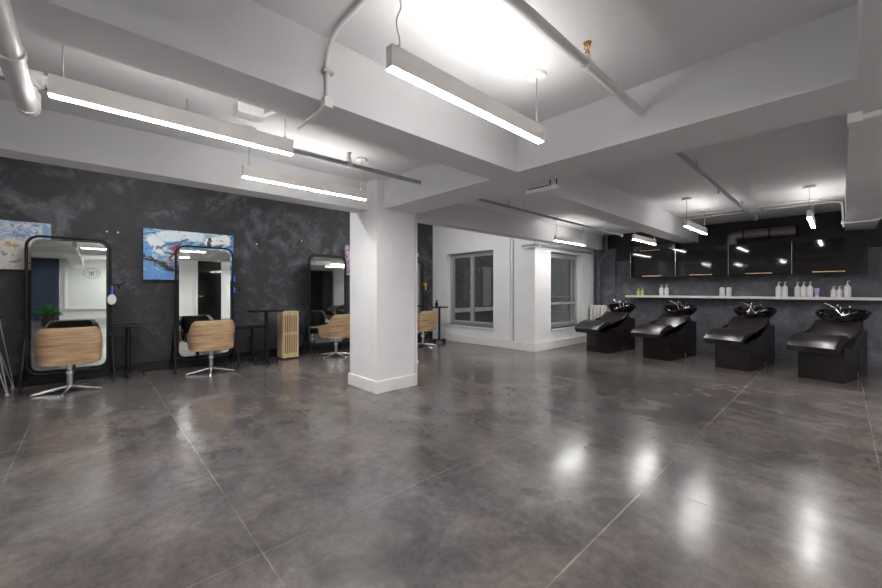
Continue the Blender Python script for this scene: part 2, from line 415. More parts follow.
# yard outside
struct('yard_ground', MB().box(XWH+.1, 12.2, YWH+T, 9.0, -.3, -.1), M['snow'], 'snow dusted yard ground outside the windows', 'ground')
struct('yard_wall', MB().box(XWH+.1, 12.2, 8.4, 8.7, -.1, 5), M['brick'], 'dark brick wall across the yard', 'wall')
struct('yard_wall_side', MB().box(10.9, 11.2, YWH+T, 8.4, -.1, 5), M['brick'], 'dark brick wall closing the yard', 'wall')
tag(MB().box(10.72, 10.9, 5.75, 6.45, -.1, 4, .01).build('pilaster', M['stucco']), 'pale rendered pilaster on the yard wall', 'pilaster', kind='structure')
tag(MB().box(10.74, 10.9, 4.75, 5.45, -.1, 4, .01).build('pilaster', M['stucco']), 'second pale rendered pilaster near the yard corner', 'pilaster', kind='structure')
tag(MB().box(7.2, 10.7, 8.2, 8.4, .55, .68, .02).build('yard_ledge', M['snow']), 'snow covered ledge along the yard brick wall', 'ledge', kind='structure')
d = empty('door_1', (10.0, 8.4, .72), 'pale yard door across from the casement window', 'door'); d['kind'] = 'structure'
MB().box(-.2, .2, -.06, 0, 0, 1.25, .01).build('door_panel', M['stucco'], d); MB().box(-.26, .26, -.04, 0, 1.25, 1.33, .01).build('door_frame', M['winframe'], d)
t = empty('stair_railing', (9.75, 5.0, -.1), 'grey metal stair railing seen through the single window', 'railing')
MB().tube([(0, -.4, 1.15), (0, 1.3, 1.15)], .025).build('top_rail', M['steel'], t)
MB().tube([(0, -.4, .75), (0, 1.3, .75)], .02).build('mid_rail', M['steel'], t)
MB().tube([(0, 1.25, .1), (0, .5, 1.15)], .03).build('brace', M['steel'], t)
for yy in (-.35, .05, .45, .85, 1.25): MB().tube([(0, yy, 0), (0, yy, 1.15)], .02).build('post', M['steel'], t)

# ------------------------------------------------------------------ pendant lights
LB, LH, LL, LW = 2.185, .098, 1.17, .044
def pendant(label, g='glow', gu='glowup', wob=0.0):
    t = empty('pendant_light', (0, 0, 0), label, 'light', group='linear pendant lights')
    MB().box(0, LL, -LW/2, LW/2, .004, LH-.012, .0015).box(0, LL, -LW/2, -LW/2+.003, LH-.014, LH).box(0, LL, LW/2-.003, LW/2, LH-.014, LH).box(0, .003, -LW/2, LW/2, LH-.014, LH).box(LL-.003, LL, -LW/2, LW/2, LH-.014, LH).build('housing', M['house'], t)
    MB().box(.004, LL-.004, -LW/2+.002, LW/2-.002, 0, .0035).build('diffuser', M[g], t)
    MB().box(.03, LL-.03, -LW/2+.008, LW/2-.008, LH-.0115, LH-.008).build('upper_diffuser', M[gu], t)
    for x in (.05, LL-.05):
        cn = MB().lathe([(.055, 0), (.06, .004), (.06, .022), (.055, .026)], 20, (x, 0, ZC-LB-.026)).build('canopy', M['house'], t, True)
        wig = [(x+wob*math.sin(k*1.15)*(1 if x < .5 else 0), wob*.5*math.sin(k*.8)*(1 if x < .5 else 0), LH+.005+(ZC-LB-.026-LH-.005)*k/10) for k in range(11)]
        MB().tube(wig, .0035, 6).build('cable', M['cord'], cn)
        MB().lathe([(.008, 0), (.008, .02)], 10, (x, 0, LH)).build('cable_grip', M['steel'], t, True)
    return t
lights = [   # x, y, turn, kind, label
    (.92, 1.305, 0, 'a', 'linear pendant light in the open bay before the column, nearest the camera'),
    (-.147, 2.6, 0, 'b', 'linear pendant light hung close behind the long ceiling beam'),
    (.92, 3.38, 0, 'b', 'linear pendant light hung in front of the charcoal wall near the column'),
    (6.40, 3.69, 0, 'c', 'linear pendant light hung beside the white window corner'),
    (7.30, 2.62, 0, 'c', 'linear pendant light over the second wash unit, behind the wash area beam'),
    (6.35, 1.56, 0, 'c', 'linear pendant light over the third wash unit'),
    (6.75, .29, 0, 'c', 'linear pendant light over the last wash unit, seen end on'),
    (.50, -1.3, 0, 'd', 'added linear fill light behind the viewpoint, first row before the wide beam'),  # kind d: unseen lamps added behind the camera as front fill
    (4.45, -1.3, 0, 'd', 'added linear fill light behind the viewpoint, first row toward the wash wall'),
    (.62, -3.2, 0, 'd', 'added linear fill light behind the viewpoint, back row by the entrance passage'),
    (4.75, -3.2, 0, 'd', 'added linear fill light behind the viewpoint, back row near the black door'),
    (-2.2, -2.6, 90, 'd', 'added linear fill light along the white side wall behind the viewpoint'),
    (.72, -7.6, 90, 'd', 'added linear fill light in the entrance passage'),
]
protos = {}
for x, y, rz, k, lab in lights:
    if k not in protos:
        g, gu, wob = {'a': ('glow', 'glowup', .012), 'b': ('glow', 'glowuplow', 0), 'c': ('glowdim', 'glowupdim', .004), 'd': ('glowfill', 'glowup', 0)}[k]
        protos[k] = o_ = pendant(lab, g, gu, wob); o_.location = (x, y, LB); o_.rotation_euler = (0, 0, math.radians(rz))
    else: dup(protos[k], (x, y, LB), math.radians(rz), lab)
# two unseen ceiling tubes added to light the tall strip over the mirrors
def tall(label):
    t = empty('added_ceiling_light', (0, 0, 0), label, 'light', group='added tall strip fill lights')
    MB().box(-.6, .6, -.05, .05, .02, .08, .004).build('housing', M['house'], t)
    MB().box(-.58, .58, -.045, .045, 0, .0195).build('diffuser', M['glow'], t)
    return t
a = tall('added unseen ceiling light high above the first two styling mirrors'); a.location = (.6, 5.2, ZT-.08)
dup(a, (4.4, 5.2, ZT-.08), 0, 'added unseen ceiling light high above the far styling mirrors')

# ------------------------------------------------------------------ pipes and conduits
def spr_head(mb_root, x, y, z, up=1, m='brass'):
    h = MB().lathe([(.012, 0), (.012, .02), (.008, .022), (.008, .03)], 12, (x, y, z))
    h.tube([(x, y-.006, z+.028), (x, y-.016, z+.045), (x, y-.004, z+.062)], .003, 6)
    h.tube([(x, y+.006, z+.028), (x, y+.016, z+.045), (x, y+.004, z+.062)], .003, 6)
    h.lathe([(.004, .028), (.004, .062)], 8, (x, y, z)); h.lathe([(.02, .062), (.022, .066), (.006, .07)], 14, (x, y, z))
    return h.build('sprinkler_head', M[m], mb_root, True)
def coupling(root, p, axis, r, L, m):
    a = Vector(p)-Vector(axis)*L/2; b = Vector(p)+Vector(axis)*L/2
    return MB().tube([a, a+Vector(axis)*.004, b-Vector(axis)*.004, b], [r*.9, r, r, r*.9], 14).build('coupling', M[m], root, True)
t = empty('sprinkler_pipe', (.2, .9, 2.415), 'white sprinkler pipe with brass head under the open bay ceiling', 'pipe')
MB().tube([(-2.4, 0, 0), (2.44, 0, 0)], .0235, 16).build('pipe', M['pipew'], t, True)
coupling(t, (1.68, 0, 0), (1, 0, 0), .031, .05, 'pipew'); MB().lathe([(.018, 0), (.018, .03)], 12, (1.68, 0, .02)).build('tee', M['pipew'], t, True)
spr_head(t, 1.68, 0, .05)
MB().tube([(.2, 0, .02), (.2, 0, .185)], .006, 8).build('hanger', M['pipew'], t)
t = empty('sprinkler_pipe', (0, 3.16, 2.43), 'grey sprinkler pipe crossing the bay between two pendant lights', 'pipe')
MB().tube([(-1.2, 0, 0), (2.64, 0, 0)], .021, 14).build('pipe', M['pipeg'], t, True)
coupling(t, (1.78, 0, 0), (1, 0, 0), .03, .05, 'pipew'); MB().lathe([(.016, 0), (.016, .03)], 12, (1.78, 0, .018)).build('tee', M['pipew'], t, True)
spr_head(t, 1.78, 0, .045, m='steel')
MB().tube([(.5, 0, .02), (.5, 0, .17)], .006, 8).build('hanger', M['pipeg'], t)
t = empty('sprinkler_pipe', (0, 1.03, 2.52), 'grey sprinkler pipe under the wash area ceiling', 'pipe')
MB().tube([(3.12, 0, 0), (8.6, .02, 0)], .022, 14).build('pipe', M['pipeg'], t, True)
MB().lathe([(.03, -.03), (.032, 0), (.03, .045)], 14, (8.6, .02, 0)).build('end_cap', M['pipew'], t, True)
for x in (4.05, 5.6): MB().lathe([(.016, .0), (.016, .04)], 12, (x, 0, .015)).build('tee', M['pipew'], t, True)
spr_head(t, 5.6, 0, -.09+.0, m='steel'); 
for x in (4.6, 7.2): MB().tube([(x, 0, .02), (x, 0, .08)], .006, 8).build('hanger', M['pipeg'], t)
t = empty('sprinkler_pipe', (0, 3.16, 2.41), 'thin grey sprinkler pipe over the white window corner', 'pipe')
MB().tube([(3.12, 0, 0), (8.2, .02, 0)], .018, 12).build('pipe', M['pipeg'], t, True)
MB().lathe([(.026, -.03), (.028, 0), (.026, .03)], 14, (8.2, .02, 0)).build('end_cap', M['pipew'], t, True)
spr_head(t, 4.25, 0, .01, m='steel'); spr_head(t, 8.18, .02, .03, m='steel')
for x in (4.6, 7.3): MB().tube([(x, 0, .015), (x, 0, .19)], .007, 8).build('hanger', M['pipew'], t)
# fat white pipe overhead at the image edge
t = empty('drain_pipe', (0, 0, 0), 'fat white drain pipe with elbow beside the nearest beam', 'pipe')
MB().tube([(-.235, -.03, 2.2), (-.235, 2.86, 2.2)], .042, 18).build('pipe', M['pipew'], t, True)
MB().tube(bendpath([(-.235, 2.84, 2.2), (-.235, 2.91, 2.2), (-.235, 2.92, 2.29)], .05), .046, 18).build('elbow', M['pipew'], t, True)
MB().tube([(-.235, 2.92, 2.27), (-.235, 2.92, 2.35)], .036, 16).build('riser', M['pipew'], t, True)
coupling(t, (-.235, 2.92, 2.345), (0, 0, 1), .046, .05, 'pipew')
MB().tube([(-2.0, 2.92, 2.37), (-.03, 2.92, 2.37)], .03, 14).build('branch', M['pipew'], t, True)
coupling(t, (-.235, 2.92, 2.37), (1, 0, 0), .044, .11, 'pipew'); coupling(t, (-.12, 2.92, 2.37), (1, 0, 0), .042, .04, 'pipew'); coupling(t, (-.42, 2.92, 2.37), (1, 0, 0), .042, .05, 'pipew')
spr_head(t, -.42, 2.92, 2.40)
MB().tube([(-1.2, 2.92, 2.39), (-1.2, 2.92, ZC+.001)], .007, 8).build('hanger', M['pipew'], t)
coupling(t, (-.235, 2.25, 2.2), (0, 1, 0), .05, .05, 'pipew')
# conduit on beam
t = empty('conduit', (0, 0, 0), 'white conduit bent down the side of the long beam and under it', 'pipe')
MB().tube(bendpath([(.92, -.0, ZC-.014), (.92, 1.866, ZC-.014), (.92, 1.866, ZS-.014)], .15, 10), .0125, 12).build('tube', M['pipew'], t, True)
MB().tube(bendpath([(.92, 1.866, ZS-.02), (.92, 2.24, ZS-.02)], .03), .014, 12).build('lower_tube', M['pipew'], t, True)
MB().box(.895, .945, 1.845, 1.895, ZS-.035, ZS+.02, .004).build('elbow_box', M['pipew'], t)
MB().box(.89, .95, 1.848, 1.879, ZS+.15, ZS+.165, .003).build('strap', M['steel'], t)
# junction box in left bay
t = empty('junction_box', (.86, 3.0, ZC-.05), 'white junction box with cables above the pendant light', 'junction box')
MB().box(-.09, .09, -.06, .06, -.02, .05, .004).build('box', M['pipew'], t); MB().tube([(.08, -.02, .0), (.2, -.35, .03), (.25, -.8, .035)], .014, 10).build('tube', M['pipew'], t, True)
# vertical conduits on white wall
t = empty('conduit', (XWH-.02, 4.86, .18), 'white vertical conduit on the white wall beside the casement window', 'pipe')
MB().tube([(0, 0, .03), (0, 0, 2.45)], .016, 10).build('tube', M['pipew'], t, True); MB().box(-.02, .02, -.035, .035, 0, .05, .004).build('outlet_box', M['trimw'], t)
t = empty('conduit', (XWH-.02, 4.77, .171), 'thinner white conduit ending above the baseboard by the wall corner', 'pipe')
MB().tube([(0, 0, 0), (0, 0, 2.43)], .010, 10).build('tube', M['pipeg'], t, True); MB().box(-.012, .02, -.012, .012, 0, .03, .003).build('end_clip', M['steel'], t)
# pipe along the top of the window corner
t = empty('water_pipe', (0, YWH-.06, 2.16), 'grey pipe running along the window corner under the beam', 'pipe')
MB().tube(bendpath([(XWH-.10, .3, .0), (XWH-.10, 0, 0), (9.0, 0, 0), (9.1, -.05, -.02)], .06), .022, 12).build('pipe', M['pipeg'], t, True)
coupling(t, (XWH+.05, 0, 0), (1, 0, 0), .032, .06, 'pipew'); coupling(t, (9.0, 0, 0), (1, 0, 0), .032, .06, 'pipew')
t = empty('water_pipe', (9.11, 3.98, 0), 'dark bent pipe going down the basin wall corner', 'pipe')
MB().tube(bendpath([(.04, -.06, ZC), (.04, -.06, 2.15), (.04, .12, 1.95), (.04, .12, .0)], .12), .045, 14).build('pipe', M['plaster2'], t, True)
# column pipe
t = empty('water_pipe', (3.166, 3.868, 0), 'thin white pipe with couplings up the side of the column', 'pipe')
MB().tube([(0, 0, 0), (0, 0, ZS)], .018, 12).build('pipe', M['trimw'], t, True)
for z in (.30, 1.72): coupling(t, (0, 0, z), (0, 0, 1), .03, .05, 'trimw')
for z in (.36, 1.66): MB().box(-.04, 0, -.008, .008, z-.008, z+.008).build('clip', M['trimw'], t)
# cross conduit lines on wash ceiling
t = empty('conduit', (8.12, 0, ZC-.022), 'thin white conduits crossing the wash area ceiling to the beam', 'pipe')
MB().tube(bendpath([(0, 2.03, 0), (0, .1, 0), (0, .0, -.02), (0, -.015, -.4)], .08), .012, 10).build('tube', M['pipew'], t, True)
MB().tube(bendpath([(-.35, 2.03, 0), (-.35, .3, 0)], .08), .009, 10).build('thin_tube', M['pipew'], t, True)
for y in (1.6, .9): MB().box(-.03, .03, y-.015, y+.015, -.014, .014, .002).build('clip', M['steel'], t)
# bracket behind cross beam
t = empty('pipe_bracket', (3.05, 1.76, 2.185), 'white angled bracket hung on black rods under the wide cross beam', 'bracket')
MB().box(-.022, .022, -.03, .30, -.02, .012, .005).build('arm', M['pipew'], t)
for yy in (-.015, .05): MB().tube([(0, yy, .01), (0, yy, ZS-2.182)], .006, 8).build('rod', M['black'], t, True)
MB().box(-.024, .024, .06, .27, .0125, .02, .003).build('cover', M['black'], t)
# pipe below the right beam
t = empty('pipe_elbow', (3.15, -.03, 2.25), 'white conduit elbow fitting below the right beam joint', 'pipe')
MB().tube([(.03, -.015, -.0215), (.03, -.34, -.0215)], .021, 12).build('tube', M['pipew'], t, True)
MB().box(-.01, .07, -.05, .01, -.055, .003, .004).build('elbow_box', M['pipew'], t)
t = empty('conduit', (8.0, 0, 2.231), 'thin conduit clipped under the end of the lower beam', 'pipe')
MB().tube(bendpath([(0, -.01, 0), (0, -.34, 0), (.0, -.42, .06), (.0, -.45, .3)], .05), .014, 10).build('tube', M['pipew'], t, True)
MB().box(-.02, .02, -.03, .01, -.018, .03, .003).build('elbow_box', M['pipew'], t)
# duct
t = empty('air_duct', (9.04, 1.45, 2.30), 'dark round air duct with elbow above the wall cabinets', 'duct')
MB().tube(bendpath([(0, 0, -.175), (0, 0, 0), (0, -.92, .0)], .14, 8), .085, 20).build('duct', plain('dark_duct', (.16, .135, .135), .4, .3, var=.15), t, True)
for y in (-.18, -.55, -.91): MB().tube([(0, y-.012, 0), (0, y+.012, 0)], .093, 20).build('collar', M['black'], t, True)
MB().box(-.08, .08, .05-.1, .05+.1, -.185, -.172).build('flange', M['black'], t)
t = empty('wall_unit', (9.14, 2.9, 2.15), 'dark box unit on the black upper wall above the first cabinet', 'unit')
MB().box(-.12, .16, -.5, .35, -.03, .10, .01).build('body', M['panelblk'], t); MB().box(-.124, -.12, -.2, .2, -.025, -.015).build('edge_strip', M['bronze'], t)
# ------------------------------------------------------------------ basin wall: cabinets, shelf, bottles, wash units
CX0, CZ0, CZ1 = 8.95, 1.535, 2.115
CWD = .8925
def cabinet(label):
    t = empty('wall_cabinet', (0, 0, 0), label, 'cabinet', group='gloss cabinets on the basin wall')
    MB().box(.02, .348, -CWD+.002, -.002, 0, CZ1-CZ0).build('carcass', M['panelblk'], t)
    dr = MB().box(0, .019, -CWD+.004, -.004, .002, CZ1-CZ0-.002, .001).build('door', M['gloss'], t)
    MB().box(-.012, -.0005, -CWD/2-.19, -CWD/2+.19, .018, .036, .002).build('handle', M['bronze'], dr)
    MB().box(-.002, .019, -.0038, .0018, .0, CZ1-CZ0, 0).build('edge_strip', M['steel'], t)
    return t
labs = ['black gloss wall cabinet above the first wash unit by the radiator', 'black gloss wall cabinet second from the radiator corner', 'black gloss wall cabinet third from the radiator corner', 'black gloss wall cabinet above the last wash unit, under the lower beam']
cp = cabinet(labs[0]); cp.location = (CX0, 3.279, CZ0)
for i in (1, 2, 3): dup(cp, (CX0, 3.279-i*CWD, CZ0), 0, labs[i])
SZ = 1.135
tag(MB().box(9.02, XE, -2.6, 3.42, SZ-.045, SZ, .003).build('wall_shelf', M['shelf']), 'long pale shelf on the basin wall below the cabinets', 'shelf')

def bottle(label, kind, h, r, group):
    t = empty('pump_bottle', (0, 0, 0), label, 'bottle', group=group)
    body = 'lime' if kind == 'lime' else 'plastic'
    hb = h*.70
    MB().lathe([(r*.9, 0), (r, .006), (r, hb*.86), (r*.85, hb*.95), (r*.42, hb)], 20).build('body', M[body], t, True)
    MB().lathe([(r*.42, hb), (r*.42, hb+h*.08), (r*.2, hb+h*.085), (r*.16, h*.95)], 14).build('collar', M['cap' if kind == 'dark' else 'plastic'], t, True)
    MB().tube([(0, .006, h*.965), (0, -r*.55, h*.965), (0, -r*.68, h*.94)], r*.14, 8).build('pump', M['cap' if kind == 'dark' else 'plastic'], t, True)
    return t
def shelf_y(px, x=9.14):
    r = (px-441)/375.2; return x*(.72997-.68348*r)/(.68348+.72997*r)
bs = [(638.2, 'lime', .155, .032, 'small lime green bottle at the corner end of the shelf'), (642.2, 'lime', .155, .032, 'small lime green bottle standing inside its twin on the shelf'),
      (661.2, 'white', .24, .040, 'white pump bottle of the pair above the second wash unit, nearer the radiator'), (666.4, 'white', .24, .040, 'white pump bottle of the pair above the second wash unit, farther from the radiator'),
      (722.0, 'dark', .25, .043, 'white bottle with black cap beside its twin, nearer the radiator'), (728.6, 'dark', .25, .043, 'white bottle with black cap beside its twin, farther from the radiator'),
      (778.3, 'white', .27, .041, 'white pump bottle of the tall pair right of the third wash unit, nearer the radiator'), (784.6, 'white', .27, .041, 'white pump bottle of the tall pair right of the third wash unit, nearer the trio'),
      (797.2, 'white', .265, .038, 'white pump bottle of the trio, farthest from the lilac tube'), (803.4, 'white', .265, .038, 'white pump bottle in the middle of the trio'), (809.8, 'white', .265, .039, 'white pump bottle of the trio standing next to the lilac tube'),
      (833.2, 'white', .185, .034, 'short white pump bottle nearer the lilac tube'), (839.2, 'white', .185, .034, 'short white pump bottle nearer the tall single bottle'), (847.2, 'white', .275, .044, 'tall single white pump bottle at the end of the row')]
for px, kind, h, r, lab in bs:
    b = bottle(lab, kind, h, r, 'product bottles on the basin shelf'); b.location = (9.14, shelf_y(px), SZ); b.rotation_euler = (0, 0, random.uniform(-.15, .15))
t = empty('cream_tube', (9.14, shelf_y(816.6), SZ), 'lilac squeeze tube standing on its cap on the shelf', 'tube')
MB().lathe([(.022, 0), (.022, .028)], 16).build('cap', M['plastic'], t, True)
m_ = MB(); rg_ = []
for k in range(7):
    f = k/6; rg_.append([m_.bm.verts.new(((.021*(1-f)+.003*f)*math.cos(2*PI*j/20), (.023*(1-f)+.036*f)*math.sin(2*PI*j/20), .028+.125*f)) for j in range(20)])
for A, B in zip(rg_, rg_[1:]):
    for j in range(20): m_.bm.faces.new((A[j], A[(j+1) % 20], B[(j+1) % 20], B[j]))
m_.bm.faces.new(rg_[0][::-1]); m_.bm.faces.new(rg_[-1])
m_.build('body', M['lilac'], t, True)

def spline(pts, n=6):
    out = []; P = [Vector((*p, 0)) for p in pts]
    for i in range(len(P)-1):
        p0 = P[max(i-1, 0)]; p1 = P[i]; p2 = P[i+1]; p3 = P[min(i+2, len(P)-1)]
        for k in range(n):
            t = k/n
            q = .5*((2*p1)+(p2-p0)*t+(2*p0-5*p1+4*p2-p3)*t*t+(3*p1-p0-3*p2+p3)*t**3); out.append((q.x, q.y))
    out.append(pts[-1]); return out
def wash_unit(label):
    """origin on floor: base front face centre; +x goes to the wall"""
    t = empty('wash_unit', (0, 0, 0), label, 'wash unit', group='shampoo wash units')
    MB().box(0, .58, -.235, .235, .0, .48, .006).build('base', M['panelblk'], t)
    MB().prism([(.60, .0), (1.04, .0), (1.04, .66), (.86, .66), (.60, .46)], -.235, .235, .006, 2).build('rear_box', M['panelblk'], t)
    MB().box(.572, .604, -.228, .228, .0, .44).build('plinth', M['black'], t)
    MB().box(.58, .60, -.238, -.229, .02, .09).build('floor_bolt', M['steel'], t)
    top = spline([(-.40, .495), (-.32, .555), (-.20, .605), (-.06, .642), (.06, .635), (.17, .572), (.27, .535), (.38, .568), (.50, .655), (.62, .735), (.74, .80)])
    off = [(x, z) for x, z in top]; low = []
    for i, (x, z) in enumerate(off):
        a = off[max(i-1, 0)]; b = off[min(i+1, len(off)-1)]; d = Vector((b[0]-a[0], b[1]-a[1])).normalized()
        low.append((x+d.y*.105, z-d.x*.105))
    low[0] = (low[0][0]-.01, low[0][1])
    MB().prism(off+low[::-1], -.255, .255, .024, 3).build('seat_pad', M['leather2'], t, 50)
    lo_ = [(x, z+.004) for x, z in low if -.01 <= x <= .80]
    MB().prism([(-.012, .42)]+lo_+[(.90, .655), (.85, .50), (.60, .42)], -.2365, .2365).build('pad_carrier', M['panelblk'], t)
    bz = .73
    Mt = Matrix.Translation((.93, 0, bz)) @ Matrix.Rotation(math.radians(-6), 4, 'Y')
    bowl = MB().lathe([(.03, 0), (.12, .005), (.19, .055), (.245, .13), (.268, .195), (.262, .207), (.248, .200), (.225, .13), (.17, .065), (.10, .03), (.02, .025)], 36, M=Mt, sx=1.0, sy=1.12)
    # neck rest dip at the front rim
    for v in bowl.bm.verts:
        l = Mt.inverted() @ v.co
        if l.x < -.12 and l.z > .08:
            v.co.z -= .06*max(0, 1-(abs(l.y)/.13)**2)*(min(1, (l.z-.08)/.1))
    bo = bowl.build('basin', M['ceramic'], t, True)
    MB().tube([(.10, .0, .06), (.0, 0, .0)], .03, 14).build('drain', M['chrome'], bo, True, loc=(.83, 0, .76))
    MB().lathe([(.05, 0), (.05, .16)], 18, (.93, 0, .64)).build('basin_post', M['black'], t, True)
    MB().box(.72, .80, -.10, .10, .80, .85, .02, 3).build('neck_rest', M['leather'], t, True)
    MB().tube(bendpath([(1.10, .06, .93), (1.10, .06, 1.02), (.98, .06, 1.03), (.96, .06, 1.0)], .04), .011, 10).build('tap', M['chrome'], t, True)
    MB().tube(bendpath([(1.09, -.06, .93), (1.08, -.06, .99), (1.0, -.06, 1.0)], .02), .012, 10).build('mixer_lever', M['chrome'], t, True)
    MB().tube([(.97, .08, .97), (.93, .15, 1.02), (.91, .19, 1.045)], [.011, .012, .018], 10).build('shower_head', M['chrome'], t, True)
    hose = [(.97, .08, .97), (.93, .03, .90), (.86, -.02, .87), (.84, -.10, .90), (.92, -.15, .93), (1.02, -.12, .93)]
    MB().tube([(*p,) for p in hose], .009, 8).build('hose', M['chrome'], bo, True)
    return t
wl = ['black wash unit with basin by the radiator, farthest away', 'black wash unit second from the radiator', 'black wash unit third from the radiator', 'black wash unit under the end of the bottle row, nearest the viewer']
ys = (3.38, 2.30, 1.19, .205)
wx = (7.47, 7.47, 7.43, 7.39); wr = (-8, -9.5, -10.5, -13)
wp = wash_unit(wl[0]); wp.location = (wx[0], ys[0], 0); wp.rotation_euler = (0, 0, math.radians(wr[0]))
for i in (1, 2, 3): dup(wp, (wx[i], ys[i], 0), math.radians(wr[i]), wl[i])

# radiator
t = empty('radiator', (8.96, 4.02, 0), 'white column radiator in the corner by the first wash unit', 'radiator')
for k in range(5):
    y = .13-k*.085
    MB().tube(bendpath([(-.08, y, .17), (-.08, y, .86), (.08, y, .86), (.08, y, .17), (-.08, y, .17)], .05), .036, 12).build('section', M['radiator'], t, True)
MB().tube([(-.05, .13, .2), (-.05, -.21, .2)], .03, 12).build('lower_tube', M['radiator'], t, True); MB().tube([(-.05, .13, .84), (-.05, -.21, .84)], .03, 12).build('upper_tube', M['radiator'], t, True)
for y in (.13, -.21): MB().box(-.1, .1, y-.015, y+.015, 0, .18, .004).build('foot', M['radiator'], t)

# ------------------------------------------------------------------ styling mirrors
def rrect(w, z0, z1, r, n=8, y=0):
    pts = []
    for cx, cz, a in ((w/2-r, z1-r, 0), (-w/2+r, z1-r, 90), (-w/2+r, z0+r, 180), (w/2-r, z0+r, 270)): pts += arc((cx, y, cz), r, a, a+90, n)
    return pts
def mirror(label):
    t = empty('styling_mirror', (0, 0, 0), label, 'mirror', group='wheeled styling mirrors')
    MB().tube(rrect(.80, .16, 1.95, .13), .0155, 10, closed=True).build('frame', M['black'], t, True)
    p = rrect(.715, .205, 1.905, .09)
    gm = MB(); A = [gm.bm.verts.new((x, -.006, z)) for x, y, z in p]; B = [gm.bm.verts.new((x, .006, z)) for x, y, z in p]
    gm.bm.faces.new(A); gm.bm.faces.new(B[::-1]); n_ = len(p)
    for k in range(n_): gm.bm.faces.new((A[k], A[(k+1) % n_], B[(k+1) % n_], B[k]))
    gm.build('glass', M['mirror'], t)
    bk = MB(); p2 = rrect(.72, .203, 1.908, .092)
    A = [bk.bm.verts.new((x, .0065, z)) for x, y, z in p2]; B = [bk.bm.verts.new((x, .02, z)) for x, y, z in p2]
    bk.bm.faces.new(A); bk.bm.faces.new(B[::-1]); n_ = len(p2)
    for k in range(n_): bk.bm.faces.new((A[k], A[(k+1) % n_], B[(k+1) % n_], B[k]))
    bk.build('backing', M['black'], t)
    for s in (-1, 1):
        for z in (.55, 1.6): MB().tube([(s*.355, .012, z), (s*.398, .006, z)], .007, 8).build('clip', M['black'], t, True)
    for s in (-1, 1):
        for yy in (-.24, .2):
            lg = MB().tube([(s*.415, 0, .62), (s*.435, yy, .06)], .015, 10).build('leg', M['black'], t, True)
            cs = MB().tube([(s*.435-.012, yy, .031), (s*.435+.012, yy, .031)], .031, 16).build('caster', M['wheel'], lg, True)
        MB().tube([(s*.428, -.15, .24), (s*.428, .13, .24)], .008, 8).build('side_brace', M['black'], t, True)
        MB().tube([(s*.395, 0, .62), (s*.425, 0, .62)], .02, 12).build('pivot', M['black'], t, True)
    return t
mp_ = mirror('black framed wheeled mirror overlapping the pale painting'); mp_.location = (-.19, 7.08, 0)
mpos = [(1.375, 7.08, 'black framed wheeled mirror in front of the blue painting'), (3.50, 7.08, 'black framed wheeled mirror next to the column, beside the slatted wooden box'), (5.62, 7.08, 'black framed wheeled mirror half hidden behind the column')]
for x, y, l in mpos: dup(mp_, (x, y, 0), 0, l)

def holder(label):
    t = empty('tool_holder', (0, 0, 0), label, 'holder', group='tool holders on the mirrors')
    MB().box(-.02, .03, -.02, .02, -.015, .015, .003).build('clamp', M['black'], t)
    MB().tube(bendpath([(.02, 0, 0), (.10, -.02, 0), (.14, -.02, .05)], .03), .009, 8).build('arm', M['black'], t, True)
    MB().tube([(.07, -.02, -.06), (.07, -.02, .0)], .014, 10).build('ring', M['black'], t, True)
    return t
hp = holder('black tool holder clamped to the mirror over the pale painting'); hp.location = (.235, 7.06, 1.33)
for x, l in ((1.80, 'black tool holder clamped to the mirror over the blue painting'), (3.925, 'black tool holder clamped to the mirror beside the column'), (6.045, 'tool holder on the mirror behind the column')): dup(hp, (x, 7.06, 1.30), 0, l)
t = empty('hand_mirror', (.225, 7.03, 1.29), 'blue handled oval hand mirror hanging from the first tool holder', 'hand mirror')
MB().lathe([(.002, -.012), (.045, -.010), (.048, 0), (.045, .010), (.002, .012)], 24, M=Matrix.Translation((0, 0, -.17)) @ Matrix.Rotation(PI/2, 4, 'X') @ Matrix.Diagonal((1, 1.55, 1, 1))).build('head', M['plastic'], t, True)
MB().tube([(0, 0, .03), (0, 0, -.10)], .013, 10).build('handle', M['blue'], t, True)
t = empty('hair_brush', (1.79, 7.045, 1.45), 'bright blue clip tool hung on the second mirror frame', 'hair tool')
MB().box(-.012, .012, -.012, .012, -.05, .05, .004).build('upper_handle', M['blue'], t); MB().box(-.012, .012, -.012, .012, -.24, -.15, .004).build('lower_handle', M['blue'], t); MB().box(-.006, .006, -.004, .01, -.16, -.04).build('spine', M['black'], t)
t = empty('hair_tool', (6.06, 7.03, 1.40), 'yellow tool hung on the mirror behind the column', 'hair tool')
MB().box(-.05, .03, -.02, .015, -.03, .03, .006).build('head', M['yellow'], t); MB().tube([(0, 0, -.02), (.01, 0, -.15)], .018, 10).build('handle', M['yellow'], t, True)

